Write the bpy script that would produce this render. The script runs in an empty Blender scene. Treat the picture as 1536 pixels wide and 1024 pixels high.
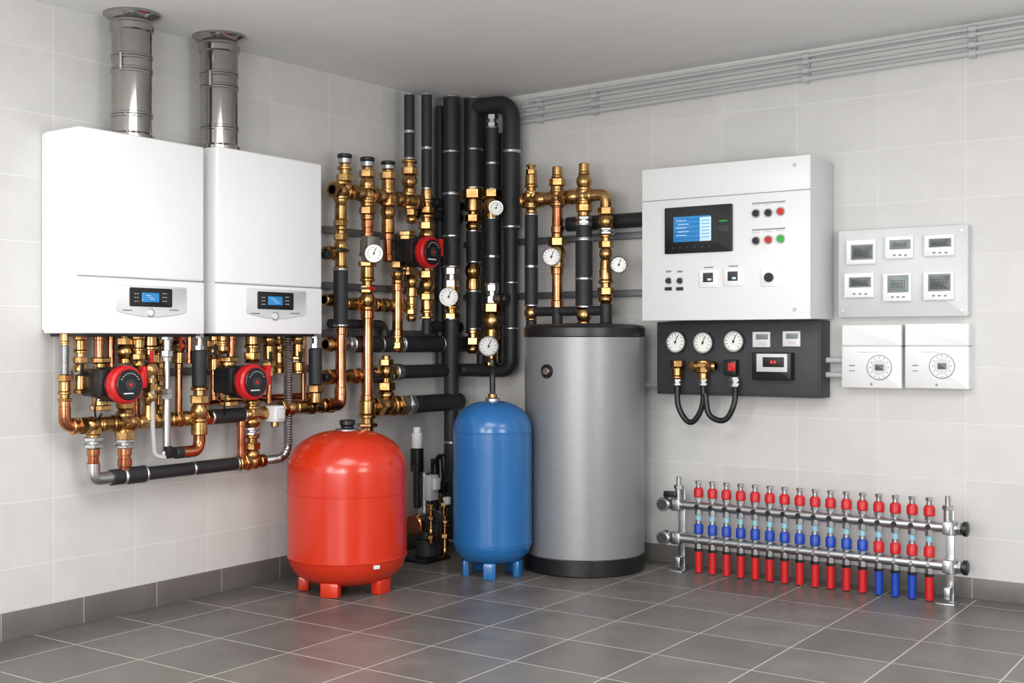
import bpy, bmesh, math, random
from mathutils import Vector, Matrix
random.seed(4)

# ------------------------------------------------------------------ survey
# World: room corner at origin. wall_left = plane X=0 (runs to -Y), wall_right = plane Y=0 (runs to +X)
F = 1771.0
TH = math.atan2(.5677, .8232)
CAM = Vector((4.125, -5.451, 1.134))
RT = Vector((math.cos(TH), math.sin(TH), 0)); FW = Vector((-math.sin(TH), math.cos(TH), 0))
Z = Vector((0, 0, 1))
def ray(u, v): return FW + RT*((u-768)/F) + Vector((0, 0, -(v-512)/F))
def L(u, v, off):
    d = ray(u, v); return CAM + d*((off-CAM.x)/d.x)
def R(u, v, off):
    d = ray(u, v); return CAM + d*((-off-CAM.y)/d.y)
def W(w, u, v, off): return L(u, v, off) if w == 'L' else R(u, v, off)
def px(n, p): return n*(p-CAM).dot(FW)/F
NL = Vector((1, 0, 0)); NR = Vector((0, -1, 0))
def HC(x, y): return 2.5 + .014*x + .0165*y      # slightly pitched ceiling

# ------------------------------------------------------------------ materials
def s2l(c): return tuple((x/12.92 if x <= .04045 else ((x+.055)/1.055)**2.4) for x in c)
def hx(h): return s2l(tuple(int(h[i:i+2], 16)/255 for i in (0, 2, 4)))
def mat(name, h, rough=.4, metal=0., var=.06, scale=8., bump=0., bscale=60., coat=0., emit=None, spec=.5, h2=None, rv=0.):
    m = bpy.data.materials.new(name); m.use_nodes = True
    nt = m.node_tree; N = nt.nodes; K = nt.links; p = N['Principled BSDF']
    c = hx(h)
    tc = N.new('ShaderNodeTexCoord'); nz = N.new('ShaderNodeTexNoise'); nz.inputs['Scale'].default_value = scale; nz.inputs['Detail'].default_value = 4
    K.new(tc.outputs['Object'], nz.inputs['Vector'])
    r = N.new('ShaderNodeValToRGB'); r.color_ramp.elements[0].position = .3; r.color_ramp.elements[1].position = .7
    c2 = hx(h2) if h2 else tuple(min(1, x*(1+var)) for x in c)
    c1 = tuple(x*(1-var) for x in c)
    r.color_ramp.elements[0].color = (*c1, 1); r.color_ramp.elements[1].color = (*c2, 1)
    K.new(nz.outputs['Fac'], r.inputs['Fac']); K.new(r.outputs['Color'], p.inputs['Base Color'])
    p.inputs['Roughness'].default_value = rough; p.inputs['Metallic'].default_value = metal
    p.inputs['Specular IOR Level'].default_value = spec
    if rv:
        mr = N.new('ShaderNodeMapRange'); mr.inputs['To Min'].default_value = max(.02, rough-rv); mr.inputs['To Max'].default_value = rough+rv
        K.new(nz.outputs['Fac'], mr.inputs['Value']); K.new(mr.outputs['Result'], p.inputs['Roughness'])
    if coat: p.inputs['Coat Weight'].default_value = coat; p.inputs['Coat Roughness'].default_value = .08
    if bump:
        n2 = N.new('ShaderNodeTexNoise'); n2.inputs['Scale'].default_value = bscale; K.new(tc.outputs['Object'], n2.inputs['Vector'])
        b = N.new('ShaderNodeBump'); b.inputs['Strength'].default_value = bump; b.inputs['Distance'].default_value = .002
        K.new(n2.outputs['Fac'], b.inputs['Height']); K.new(b.outputs['Normal'], p.inputs['Normal'])
    if emit:
        p.inputs['Emission Color'].default_value = (*c, 1); p.inputs['Emission Strength'].default_value = emit
    return m
M = {}
M['brass'] = mat('brass', 'A67A46', .26, 1, .25, 14, .15, 90, h2='D4AC74', rv=.08)
M['copper'] = mat('copper', 'AE6442', .2, 1, .2, 10, h2='DC9670', rv=.07)
M['steel'] = mat('galvanised_steel', 'BEC0C2', .3, 1, .1, 20)
M['chrome'] = mat('polished_stainless', 'A9A7A3', .11, 1, .08, 6, rv=.04)
M['foam'] = mat('black_pipe_insulation', '222326', .55, 0, .2, 12, .3, 200)
M['blackp'] = mat('black_plastic', '17181A', .35, 0, .1)
M['darkgrey'] = mat('dark_grey_panel', '35373A', .55, 0, .1, 30, .3, 150)
M['rail'] = mat('strut_rail_grey', '6E7276', .45, .6)
M['white'] = mat('white_enamel', 'F3F4F5', .25, 0, .01, 3, coat=.3)
M['whitep'] = mat('white_plastic', 'E6E7E8', .4, 0, .01)
M['grey1'] = mat('light_grey_paint', 'CFD1D3', .38, 0, .02)
M['silver'] = mat('silver_panel', 'D3D6D9', .4, 0, .02)
M['seam'] = mat('seam_shadow_grey', '8D9093', .6)
M['red'] = mat('red_gloss_paint', 'CC3013', .24, 0, .04, 5, coat=.25)
M['redp'] = mat('red_plastic', 'C61C22', .35, 0, .05)
M['blue'] = mat('blue_gloss_paint', '2266A4', .25, 0, .04, 5, coat=.25)
M['bluep'] = mat('blue_plastic', '1842A8', .35, 0, .05)
M['aqua'] = mat('aqua_flowmeter', '8FC6D6', .25, 0, .05)
M['tank'] = mat('silver_grey_jacket', '929497', .4, .4, .03, 40)
M['screen'] = mat('lcd_blue', '2B7DB8', .2, 0, .1, 30, emit=.3)
M['screenw'] = mat('lcd_white', 'B4D2E8', .2, 0, .02, emit=.4)
M['lcd'] = mat('lcd_grey', '7F8B89', .3, 0, .05)
M['lcdd'] = mat('lcd_dark', '59625F', .3, 0, .05)
M['led'] = mat('red_led', 'FF2A20', .3, emit=1.2)
M['green'] = mat('green_button', '29B23C', .3)
M['dial'] = mat('dial_white', 'F4F4F2', .4, 0, .01)
M['ink'] = mat('ink_black', '1B1B1B', .5)
M['conduit'] = mat('grey_conduit', 'B4B6B7', .4, 0, .03)
M['label'] = mat('label_white', 'DADBDD', .5)
M['beige'] = mat('beige_plastic', 'CFCBC0', .45)

# ------------------------------------------------------------------ mesh builder
def frame(ax):
    ax = ax.normalized()
    ref = Z if abs(ax.z) < .9 else Vector((1, 0, 0))
    x = ref.cross(ax).normalized(); y = ax.cross(x).normalized()
    return x, y
def fillet(pts, rad, n=7):
    out = [pts[0]]
    for i in range(1, len(pts)-1):
        A, P, B_ = pts[i-1], pts[i], pts[i+1]
        d1 = (A-P); d2 = (B_-P); d = min(rad, d1.length*.48, d2.length*.48)
        a = P+d1.normalized()*d; c = P+d2.normalized()*d
        for k in range(n+1):
            t = k/n; out.append(a*(1-t)**2+P*2*t*(1-t)+c*t*t)
    out.append(pts[-1]); return out
class B:
    def __init__(s, name): s.n = name; s.v = []; s.f = []; s.m = []; s.ms = []
    def mi(s, k):
        if k not in s.ms: s.ms.append(k)
        return s.ms.index(k)
    def add(s, vs, fs, k):
        o = len(s.v); s.v += [tuple(v) for v in vs]; i = s.mi(k)
        for f in fs: s.f.append([o+j for j in f]); s.m.append(i)
    def rings(s, rs, k, caps=True, closed=False):
        n = len(rs[0]); vs = [p for r in rs for p in r]; fs = []
        m = len(rs)
        for i in range(m if closed else m-1):
            for j in range(n):
                a = i*n+j; b = i*n+(j+1) % n; i2 = (i+1) % m
                fs.append([a, b, i2*n+(j+1) % n, i2*n+j])
        if caps and not closed: fs.append(list(range(n))[::-1]); fs.append([(m-1)*n+j for j in range(n)])
        s.add(vs, fs, k)
    def lathe(s, p, ax, prof, k, seg=20, rot=0.):
        ax = ax.normalized(); x, y = frame(ax)
        rs = []
        for r, h in prof:
            r = max(r, .0004)
            rs.append([p+ax*h+(x*math.cos(rot+2*math.pi*j/seg)+y*math.sin(rot+2*math.pi*j/seg))*r for j in range(seg)])
        s.rings(rs, k)
    def cyl(s, a, b, r, k, seg=18, bev=None, rot=0.):
        l = (b-a).length
        if l < 1e-5: return
        bv = min(r*.12 if bev is None else bev, l*.3)
        s.lathe(a, b-a, [(r-bv, 0), (r, bv), (r, l-bv), (r-bv, l)], k, seg, rot)
    def hexn(s, a, b, r, k): s.cyl(a, b, r, k, 6, r*.08)
    def tube(s, pts, r, k, seg=14, fil=0.):
        if fil: pts = fillet(pts, fil)
        d0 = (pts[1]-pts[0]).normalized(); x, y = frame(d0); rs = []
        for i, p in enumerate(pts):
            if i == 0: t = pts[1]-p
            elif i == len(pts)-1: t = p-pts[i-1]
            else: t = (pts[i+1]-p).normalized()+(p-pts[i-1]).normalized()
            t.normalize(); x = (x-t*x.dot(t)).normalized(); y = t.cross(x)
            rr = r(i/(len(pts)-1)) if callable(r) else r
            rs.append([p+(x*math.cos(2*math.pi*j/seg)+y*math.sin(2*math.pi*j/seg))*rr for j in range(seg)])
        s.rings(rs, k)
    def box(s, c, sz, k, bev=.003, rot=0., seg=2):
        bm = bmesh.new(); bmesh.ops.create_cube(bm, size=1)
        for v in bm.verts: v.co = Vector((v.co.x*sz[0], v.co.y*sz[1], v.co.z*sz[2]))
        if bev: bmesh.ops.bevel(bm, geom=bm.edges[:], offset=min(bev, min(sz)*.45), segments=seg, affect='EDGES', profile=.5)
        mt = Matrix.Translation(c) @ Matrix.Rotation(rot, 4, 'Z')
        bm.verts.index_update()
        s.add([mt @ v.co for v in bm.verts], [[v.index for v in f.verts] for f in bm.faces], k); bm.free()
    def bx(s, x0, x1, y0, y1, z0, z1, k, bev=.003, seg=2):
        s.box(Vector(((x0+x1)/2, (y0+y1)/2, (z0+z1)/2)), (abs(x1-x0), abs(y1-y0), abs(z1-z0)), k, bev, 0, seg)
    def ball(s, c, r, k, sc=(1, 1, 1), seg=16):
        rs = []
        for i in range(9):
            a = -math.pi/2+math.pi*(i+.02)/8.04
            rs.append([c+Vector((math.cos(a)*math.cos(2*math.pi*j/seg)*r*sc[0], math.cos(a)*math.sin(2*math.pi*j/seg)*r*sc[1], math.sin(a)*r*sc[2])) for j in range(seg)])
        s.rings(rs, k)
    def prism(s, w, pts, n0, n1, k, bev=.002):
        def P(a, z, n): return Vector((n, a, z)) if w == 'L' else Vector((a, -n, z))
        a0 = min(p[0] for p in pts); a1 = max(p[0] for p in pts); z0 = min(p[1] for p in pts); z1 = max(p[1] for p in pts)
        ca, cz = (a0+a1)/2, (z0+z1)/2; fa = max(.1, 1-2*bev/(a1-a0)); fz = max(.1, 1-2*bev/(z1-z0))
        s.rings([[P(a, z, n0) for a, z in pts], [P(a, z, n1-bev) for a, z in pts], [P(ca+(a-ca)*fa, cz+(z-cz)*fz, n1) for a, z in pts]], k)
    def rrect(s, w, a0, a1, z0, z1, n0, n1, cr, k, bev=.002, n=6):
        cr = min(cr, (a1-a0)*.49, (z1-z0)*.49); pts = []
        for cx, cz, st in ((a1-cr, z1-cr, 0), (a0+cr, z1-cr, 90), (a0+cr, z0+cr, 180), (a1-cr, z0+cr, 270)):
            for i in range(n+1):
                t = math.radians(st+90*i/n); pts.append((cx+cr*math.cos(t), cz+cr*math.sin(t)))
        s.prism(w, pts, n0, n1, k, bev)
    def plate(s, w, off, uc, vc, wp, hp, th, cr, k, bev=.001):
        c = W(w, uc, vc, off); l = W(w, uc-wp/2, vc, off); r = W(w, uc+wp/2, vc, off)
        i = 1 if w == 'L' else 0; h = px(hp, c)/2
        s.rrect(w, l[i], r[i], c.z-h, c.z+h, off-.001, off+th, cr, k, bev)
        return c
    def knob(s, w, off, uc, vc, rp, ln, k, seg=20):
        c = W(w, uc, vc, off); n = NL if w == 'L' else NR; r = px(rp, c)
        s.cyl(c-n*.001, c+n*ln, r, k, seg); return c
    def finish(s):
        me = bpy.data.meshes.new(s.n); me.from_pydata(s.v, [], s.f)
        for k in s.ms: me.materials.append(M[k] if isinstance(k, str) else k)
        for p, i in zip(me.polygons, s.m): p.material_index = i; p.use_smooth = True
        bm = bmesh.new(); bm.from_mesh(me); bmesh.ops.recalc_face_normals(bm, faces=bm.faces[:]); bm.to_mesh(me); bm.free()
        me.update(); me.set_sharp_from_angle(angle=math.radians(38))
        o = bpy.data.objects.new(s.n, me); bpy.context.collection.objects.link(o)
        return o

# ------------------------------------------------------------------ pipe fittings
def fit(b, a, c, r, k='brass'):
    """sequence of brass fittings: hex nuts, bodies, rings, necks"""
    r *= 1.12
    ax = (c-a); ln = ax.length; ax.normalize(); h = 0; i = random.randint(0, 5)
    b.cyl(a, c, r*.78, k)
    while h < ln-.2*r:
        t = ['nut', 'body', 'ring', 'neck', 'nut', 'ball', 'long'][i % 7]; i += 1
        l = {'nut': 1.1, 'body': 1.7, 'ring': .5, 'neck': .6, 'ball': 2.0, 'long': 2.4}[t]*r; l = min(l, ln-h)
        p, q = a+ax*h, a+ax*(h+l)
        if t == 'nut': b.hexn(p, q, r*1.25, k)
        elif t in ('body', 'long'): b.cyl(p, q, r*1.0, k)
        elif t == 'ring': b.cyl(p, q, r*1.15, k)
        elif t == 'ball': b.lathe(p, ax, [(r*.8, 0), (r*1.08, l*.25), (r*1.18, l*.5), (r*1.08, l*.75), (r*.8, l)], k)
        h += l
def run(b, a, c, kind, r):
    ax = (c-a); ln = ax.length
    if ln < 1e-4: return
    ax.normalize()
    if kind in 'kK':
        b.cyl(a, c, r, 'foam', 20, r*.15)
        if kind == 'k':
            for h in (.0, ln-.014):
                b.cyl(a+ax*h, a+ax*(h+.014), r*1.06, 'steel', 20)
            if ln > .35: b.cyl(a+ax*(ln*.55), a+ax*(ln*.55+.02), r*1.05, 'steel', 20)
    elif kind == 'c':
        b.cyl(a, c, r*.9, 'copper')
        for h in (0, ln-1.3*r): b.cyl(a+ax*h, a+ax*(h+1.3*r), r*1.05, 'copper')
    elif kind == 'b': fit(b, a, c, r)
    elif kind == 's':
        b.cyl(a, c, r*.85, 'steel')
        b.hexn(a, a+ax*min(r*1.2, ln*.4), r*1.15, 'steel'); b.hexn(c-ax*min(r*1.2, ln*.4), c, r*1.15, 'steel')
    elif kind == 'f':
        n = int(ln/.007)+1; pr = []
        for i in range(n*2+1): pr.append((r*(1 if i % 2 else .82), ln*i/(2*n)))
        b.lathe(a, ax, pr, 'steel', 14)
    elif kind == 'p':   # black cap with chrome collar
        up = a if a.z > c.z else c; lo = c if a.z > c.z else a; l = (up-lo).length; x = (up-lo).normalized()
        b.cyl(lo, lo+x*l*.3, r*.8, 'brass'); b.cyl(lo+x*l*.3, lo+x*l*.72, r*1.0, 'steel'); b.cyl(lo+x*l*.7, up, r*1.12, 'blackp', 12)
def vr(b, w, off, u, segs, zmin=None):
    base = W(w, u, 512, off)
    for v0, v1, k, rp in segs:
        z0 = W(w, u, v0, off).z; z1 = W(w, u, v1, off).z
        if zmin is not None: z0 = max(z0, zmin); z1 = max(z1, zmin)
        z0 = min(z0, HC(base.x, base.y)-.002); r = px(rp, base)
        run(b, Vector((base.x, base.y, z0)), Vector((base.x, base.y, z1)), k, r)
    return base
def hr(b, w, off, u, v, segs):
    z = W(w, u, v, off).z
    for u0, u1, k, rp in segs:
        a = W(w, u0, v, off); c = W(w, u1, v, off); a.z = z; c.z = z
        run(b, a, c, k, px(rp, (a+c)/2))
    return z
def PW(w, u, v, off, z=None):
    p = W(w, u, v, off)
    if z is not None: p.z = z
    return p
def joint(b, p, r, k='brass'):
    b.ball(p, r*1.2, k); b.cyl(p-Z*r*1.4, p-Z*r*.8, r*1.25, k); b.cyl(p+Z*r*.8, p+Z*r*1.4, r*1.25, k)

# ------------------------------------------------------------------ tile materials
def tile_mat(name, axis, tw, th, c1, c2, mortar, ms, rough, z0=0., a0=0., nvar=.5, bumpd=.002, coat=0., nscale=3., rr=.1, spec=.5):
    m = bpy.data.materials.new(name); m.use_nodes = True
    nt = m.node_tree; N = nt.nodes; K = nt.links; p = N['Principled BSDF']
    g = N.new('ShaderNodeNewGeometry'); sp = N.new('ShaderNodeSeparateXYZ'); K.new(g.outputs['Position'], sp.inputs[0])
    cb = N.new('ShaderNodeCombineXYZ')
    ax = {'L': ('Y', 'Z'), 'R': ('X', 'Z'), 'F': ('X', 'Y')}[axis]
    for i, (a, o) in enumerate(zip(ax, (a0, z0))):
        ad = N.new('ShaderNodeMath'); ad.operation = 'ADD'; ad.inputs[1].default_value = o+40*(tw if i == 0 else th)
        K.new(sp.outputs[a], ad.inputs[0]); K.new(ad.outputs[0], cb.inputs[i])
    br = N.new('ShaderNodeTexBrick'); br.offset = 0; br.squash = 1; K.new(cb.outputs[0], br.inputs['Vector'])
    br.inputs['Scale'].default_value = 1; br.inputs['Brick Width'].default_value = tw; br.inputs['Row Height'].default_value = th
    br.inputs['Mortar Size'].default_value = ms; br.inputs['Mortar Smooth'].default_value = .2; br.inputs['Bias'].default_value = 0
    br.inputs['Color1'].default_value = (*hx(c1), 1); br.inputs['Color2'].default_value = (*hx(c2), 1); br.inputs['Mortar'].default_value = (*hx(c1), 1)
    nz = N.new('ShaderNodeTexNoise'); nz.inputs['Scale'].default_value = nscale; nz.inputs['Detail'].default_value = 10; nz.inputs['Roughness'].default_value = .68
    K.new(g.outputs['Position'], nz.inputs['Vector'])
    mr = N.new('ShaderNodeMapRange'); mr.inputs['From Min'].default_value = .3; mr.inputs['From Max'].default_value = .7
    mr.inputs['To Min'].default_value = 1-nvar; mr.inputs['To Max'].default_value = 1+nvar
    K.new(nz.outputs['Fac'], mr.inputs['Value'])
    mx = N.new('ShaderNodeVectorMath'); mx.operation = 'SCALE'; K.new(br.outputs['Color'], mx.inputs[0]); K.new(mr.outputs[0], mx.inputs['Scale'])
    mm = N.new('ShaderNodeMix'); mm.data_type = 'RGBA'; K.new(br.outputs['Fac'], mm.inputs['Factor']); K.new(mx.outputs[0], mm.inputs['A']); mm.inputs['B'].default_value = (*hx(mortar), 1)
    K.new(mm.outputs['Result'], p.inputs['Base Color'])
    r2 = N.new('ShaderNodeMapRange'); r2.inputs['To Min'].default_value = rough-rr; r2.inputs['To Max'].default_value = rough+rr; K.new(nz.outputs['Fac'], r2.inputs['Value'])
    K.new(r2.outputs[0], p.inputs['Roughness']); p.inputs['Specular IOR Level'].default_value = spec
    n2 = N.new('ShaderNodeTexNoise'); n2.inputs['Scale'].default_value = 40; n2.inputs['Detail'].default_value = 5; K.new(g.outputs['Position'], n2.inputs['Vector'])
    s1 = N.new('ShaderNodeMath'); s1.operation = 'MULTIPLY'; s1.inputs[1].default_value = .25; K.new(n2.outputs['Fac'], s1.inputs[0])
    s2 = N.new('ShaderNodeMath'); s2.operation = 'SUBTRACT'; K.new(s1.outputs[0], s2.inputs[0]); K.new(br.outputs['Fac'], s2.inputs[1])
    b = N.new('ShaderNodeBump'); b.inputs['Strength'].default_value = .5; b.inputs['Distance'].default_value = bumpd
    K.new(s2.outputs[0], b.inputs['Height']); K.new(b.outputs['Normal'], p.inputs['Normal'])
    if coat: p.inputs['Coat Weight'].default_value = coat
    return m
M['tl'] = tile_mat('wall_tiles_left', 'L', .39, .25, 'CECDCB', 'C9C8C6', 'DAD9D7', .0026, .5, -.02, .31, .05, nscale=5)
M['tr'] = tile_mat('wall_tiles_right', 'R', .39, .25, 'CECDCB', 'C9C8C6', 'DAD9D7', .0026, .5, -.02, -.08, .05, nscale=5)
M['fl'] = tile_mat('floor_tiles', 'F', .37, .37, '706C68', '63605D', 'B0ADA7', .0036, .36, .15, .1, .26, .0015, 0, 4, .1, .4)
M['bb'] = tile_mat('baseboard_tiles_right', 'R', .42, .5, '6E6A66', '666360', '9B9892', .003, .4, .1, .1, .15)
M['bl'] = tile_mat('baseboard_tiles_left', 'L', .36, .5, '6E6A66', '666360', '9B9892', .003, .4, .1, .0, .15)
M['ceil'] = mat('ceiling_plaster', 'E4E4E4', .85, 0, .02, 3, .4, 140)
M['plaster'] = mat('plaster_wall', 'DCDBD9', .8, 0, .02, 3, .3, 80)

# ------------------------------------------------------------------ room shell
XE, YE, H = 5.6, -7.0, 2.5
def slab(n, x0, x1, y0, y1, z0, z1, k, bev=0):
    b = B(n); b.bx(x0, x1, y0, y1, z0, z1, k, bev); return b.finish()
slab('floor', -.1, XE+.1, YE-.1, .1, -.1, 0, 'fl')
b = B('ceiling')
cs = [(-.1, YE-.1), (XE+.1, YE-.1), (XE+.1, .1), (-.1, .1)]
b.rings([[Vector((x, y, HC(x, y))) for x, y in cs], [Vector((x, y, HC(x, y)+.1)) for x, y in cs]], 'ceil'); b.finish()
slab('wall_left', -.1, 0, YE, .1, 0, 2.51, 'tl')
slab('wall_right', 0, XE, 0, .1, 0, 2.59, 'tr')
slab('wall_back', -.1, XE+.1, YE-.1, YE, 0, 2.47, 'plaster')
slab('wall_side', XE, XE+.1, YE, .1, 0, 2.59, 'plaster')
slab('baseboard_left', 0, .012, YE, 0, 0, .105, 'bl', .002)
slab('baseboard_right', .012, XE, -.012, 0, 0, .09, 'bb', .002)
def added_window(n, cx, w, z0, z1):  # unseen frames on the solid wall, added for vertical reflections on tank and flues
    b = B(n); y = YE
    for x in (cx-w/2, cx, cx+w/2): b.bx(x-.03, x+.03, y, y+.05, z0, z1, 'whitep')
    for z in (z0, z1): b.bx(cx-w/2-.03, cx+w/2+.03, y, y+.05, z-.03, z+.03, 'whitep')
    b.finish()
added_window('added_window_1', 1.5, 1.1, .7, 2.2); added_window('added_window_2', 3.9, 1.1, .7, 2.2)
b = B('added_door_1'); b.bx(XE-.05, XE-.001, -4.9, -3.3, 0.001, 2.2, 'darkgrey', .004); b.bx(XE-.055, XE-.02, -4.11, -4.09, 0.001, 2.2, 'rail')  # unseen dark double doors, added to reflect as a dark stripe in the flues
b.bx(XE-.06, XE-.001, -4.96, -4.9, 0.001, 2.2, 'rail'); b.bx(XE-.06, XE-.001, -3.3, -3.24, 0.001, 2.2, 'rail'); b.bx(XE-.06, XE-.001, -4.96, -3.24, 2.2, 2.26, 'rail')
b.cyl(Vector((XE-.09, -4.0, 1.02)), Vector((XE-.05, -4.0, 1.02)), .012, 'steel'); b.cyl(Vector((XE-.09, -4.0, 1.02)), Vector((XE-.09, -3.88, 1.02)), .01, 'steel'); b.finish()

# ------------------------------------------------------------------ boilers
def boiler(s0, s1, zb, zt, dp, plq, lcdpx):
    b = B('wall_mounted_gas_boiler'); a0, a1 = -s0, -s1
    b.bx(.0, dp-.02, a0+.004, a1-.004, zb+.01, zt-.004, 'white', .008)
    zs = 1.383
    b.bx(.02, dp, a0, a1, zs+.002, zt, 'white', .01, 4)
    b.bx(.02, dp, a0, a1, zb, zs-.002, 'white', .006, 4)
    b.bx(.01, dp-.006, a0+.006, a1-.006, zs-.008, zs+.008, 'seam', .002)
    b.bx(.02, dp-.02, a0+.03, a1-.03, zb-.012, zb+.01, 'blackp', .002)
    uc, vc, wp, hp = plq
    c = L(uc, vc, dp); l = L(uc-wp/2, vc, dp).y; r = L(uc+wp/2, vc, dp).y; h = px(hp, c)/2
    pts = [(l+.006, c.z+h), (l, c.z+h-.006), (l, c.z-h*.55)]
    for i in range(13):
        t = i/12; pts.append((l+(r-l)*(.04+.92*t), c.z-h*.72-h*.28*math.sin(math.pi*t)))
    pts += [(r, c.z-h*.55), (r, c.z+h-.006), (r-.006, c.z+h)]
    b.prism('L', pts, dp-.001, dp+.006, 'silver', .002)
    uc2, vc2, w2, h2 = lcdpx
    b.plate('L', dp+.006, uc2, vc2, w2, h2, .003, .006, 'blackp')
    b.plate('L', dp+.009, uc2, vc2, w2*.40, h2*.5, .001, .001, 'screen')
    for sx in (-.36, -.3, .3, .36):
        for sz in (-.2, 0, .2): b.plate('L', dp+.009, uc2+w2*sx, vc2+h2*sz, 2.5, .8, .0005, 0.0002, 'label', .0001)
    for k in range(3): b.plate('L', dp+.010, uc2-3+k*3, vc2-3+k*3, 7, .7, .0004, 0.0002, 'screenw', .0001)
    b.knob('L', dp+.006, uc2, vc2+23, 6.5, .004, 'steel'); b.knob('L', dp+.010, uc2, vc2+23, 5, .002, 'whitep')
    for sx in (-.33, .33): b.plate('L', dp+.006, uc2+wp*sx, vc2+19, 14, 2, .001, .001, 'seam', .0003)
    return b.finish()
boiler(2.708, 2.105, 1.165, 1.95, .25, (226, 452, 106, 47), (226, 446, 64, 28))
boiler(2.035, 1.40, 1.168, 1.965, .25, (413, 456, 90, 44), (413, 451, 54, 26))

def flue(u, rp, zt0):
    b = B('chrome_flue_pipe'); p = L(u, 300, .13); r = px(rp, p); P = Vector((p.x, p.y, 0)); Hc = HC(p.x, p.y)-.002
    z0 = zt0
    pr = [(r*1.12, z0), (r*1.12, z0+.02), (r, z0+.03)]
    def rim(z): return [(r, z-.012), (r*1.05, z-.009), (r*1.05, z-.002), (r*1.01, z), (r*1.05, z+.002), (r*1.05, z+.009), (r, z+.012)]
    for z in (z0+.1, z0+.28, z0+.335): pr += rim(z)
    pr += [(r, Hc-.075), (r*1.1, Hc-.07), (r*1.12, Hc-.045), (r*1.02, Hc-.04), (r*1.02, Hc-.03), (r*1.25, Hc-.02), (r*1.45, Hc-.008), (r*1.45, Hc)]
    b.lathe(P, Z, pr, 'chrome', 40)
    b.cyl(P+Z*(z0+.275)+Vector((.4*r, -r, 0)), P+Z*(z0+.34)+Vector((.4*r, -r, 0)), .006, 'steel', 10)
    return b.finish()
flue(198, 29, 1.948); flue(329, 27.5, 1.963)

# ------------------------------------------------------------------ pumps and gauges
def pump(u, v, off, rp):
    b = B('circulation_pump'); P = L(u, v, off); r = px(rp, P); n = NL
    b.cyl(P-n*.035, P, r, 'redp', 28, .008)
    b.lathe(P-n*.06, n, [(r*.8, 0), (r*.95, .01), (r*1.02, .03), (r, .035)], 'redp', 28)
    b.cyl(P, P+n*.010, r*.80, 'blackp', 28); b.cyl(P+n*.010, P+n*.013, r*.3, 'darkgrey', 20)
    b.cyl(P+n*.013, P+n*.0145, r*.1, 'redp', 12)
    for k in range(9):
        a = math.radians(30+k*15); q = P+n*.0105+Vector((0, math.cos(a)*r*.6, math.sin(a)*r*.6)); b.box(q, (.002, .005, .003), 'label', 0)
    b.plate('L', off+.010, u, v+rp*.45, rp*.5, 2, .001, .0002, 'label', .0002)
    b.lathe(P-n*.19, n, [(r*.55, 0), (r*.82, .01), (r*.86, .05), (r*.95, .125), (r*.8, .135)], 'blackp', 24)
    for k in range(10):
        a = 2*math.pi*k/10; q = P-n*.12+Vector((0, math.cos(a)*r*.9, math.sin(a)*r*.9)); b.box(q, (.1, .006, .006), 'blackp', .001)
    b.box(P-n*.12+Vector((0, -r*.75, r*.1)), (.12, r*.75, r*1.4), 'blackp', .006)
    b.lathe(P-n*.23, n, [(r*.5, 0), (r*.75, .015), (r*.75, .035), (r*.5, .045)], 'brass', 24)
    b.box(P-n*.02+Vector((0, r*1.02, r*.25)), (.04, r*.4, r*.9), 'redp', .008)
    b.box(P-n*.02+Vector((0, r*1.15, r*.75)), (.03, r*.3, r*.35), 'redp', .006)
    q = P-n*.175
    for sg in (-1, 1):
        fit(b, q+Z*sg*r*.6, q+Z*sg*r*1.35, r*.38); b.hexn(q+Z*sg*r*1.1, q+Z*sg*r*1.4, r*.6, 'brass')
    b.tube([P-n*.11+Vector((0, -r*.8, -r*.5)), P-n*.11+Vector((0, -r*1., -r*1.2)), P-n*.15+Vector((0, -r*.5, -r*2)), P-n*.2+Vector((0, r*.3, -r*1.6))], .004, 'blackp', 8, .04)
    return b.finish()
pump(193, 577, .30, 29); pump(383, 573, .30, 27); pump(648, 378, .30, 24)

def gauge_geo(b, c, n, r, dp=.02, tickn=11):
    n = n.normalized(); x = Z.cross(n).normalized(); y = Z
    b.lathe(c-n*dp, n, [(r*.8, 0), (r*.98, dp*.2), (r, dp*.9), (r*1.03, dp), (r*1.0, dp*1.25), (r*.88, dp*1.25), (r*.86, dp*1.1)], 'chrome', 28)
    b.cyl(c+n*dp*.08, c+n*dp*.27, r*.87, 'dial', 28)
    s = dp*.275
    def q(a, rr, w, l):
        d = x*math.cos(a)+y*math.sin(a); t = n.cross(d)
        p = c+n*s+d*r*rr; b.add([p-d*l-t*w, p+d*l-t*w, p+d*l+t*w, p-d*l+t*w], [[0, 1, 2, 3]], 'ink')
    for i in range(tickn): q(math.radians(-45+270*i/(tickn-1)), .70, r*.03, r*.09)
    q(math.radians(70), .22, r*.045, r*.42); b.cyl(c+n*s, c+n*(s+.002), r*.12, 'ink', 12)
def gauge(w, u, v, off, rp, n=Vector((.6, -.8, 0)), back=.06):
    b = B('pressure_gauge'); c = W(w, u, v, off); r = px(rp, c); gauge_geo(b, c, n, r)
    n = n.normalized(); b.cyl(c-n*(back+.02), c-n*.018, r*.3, 'brass', 12); b.hexn(c-n*.04, c-n*.025, r*.42, 'brass')
    return b.finish()
gauge('L', 561, 380, .27, 13); gauge('L', 673, 445, .22, 14); gauge('R', 744, 312, .24, 11)
gauge('R', 733, 519, .26, 15); gauge('R', 827, 385, .27, 14); gauge('R', 928, 397, .27, 13)

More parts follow.
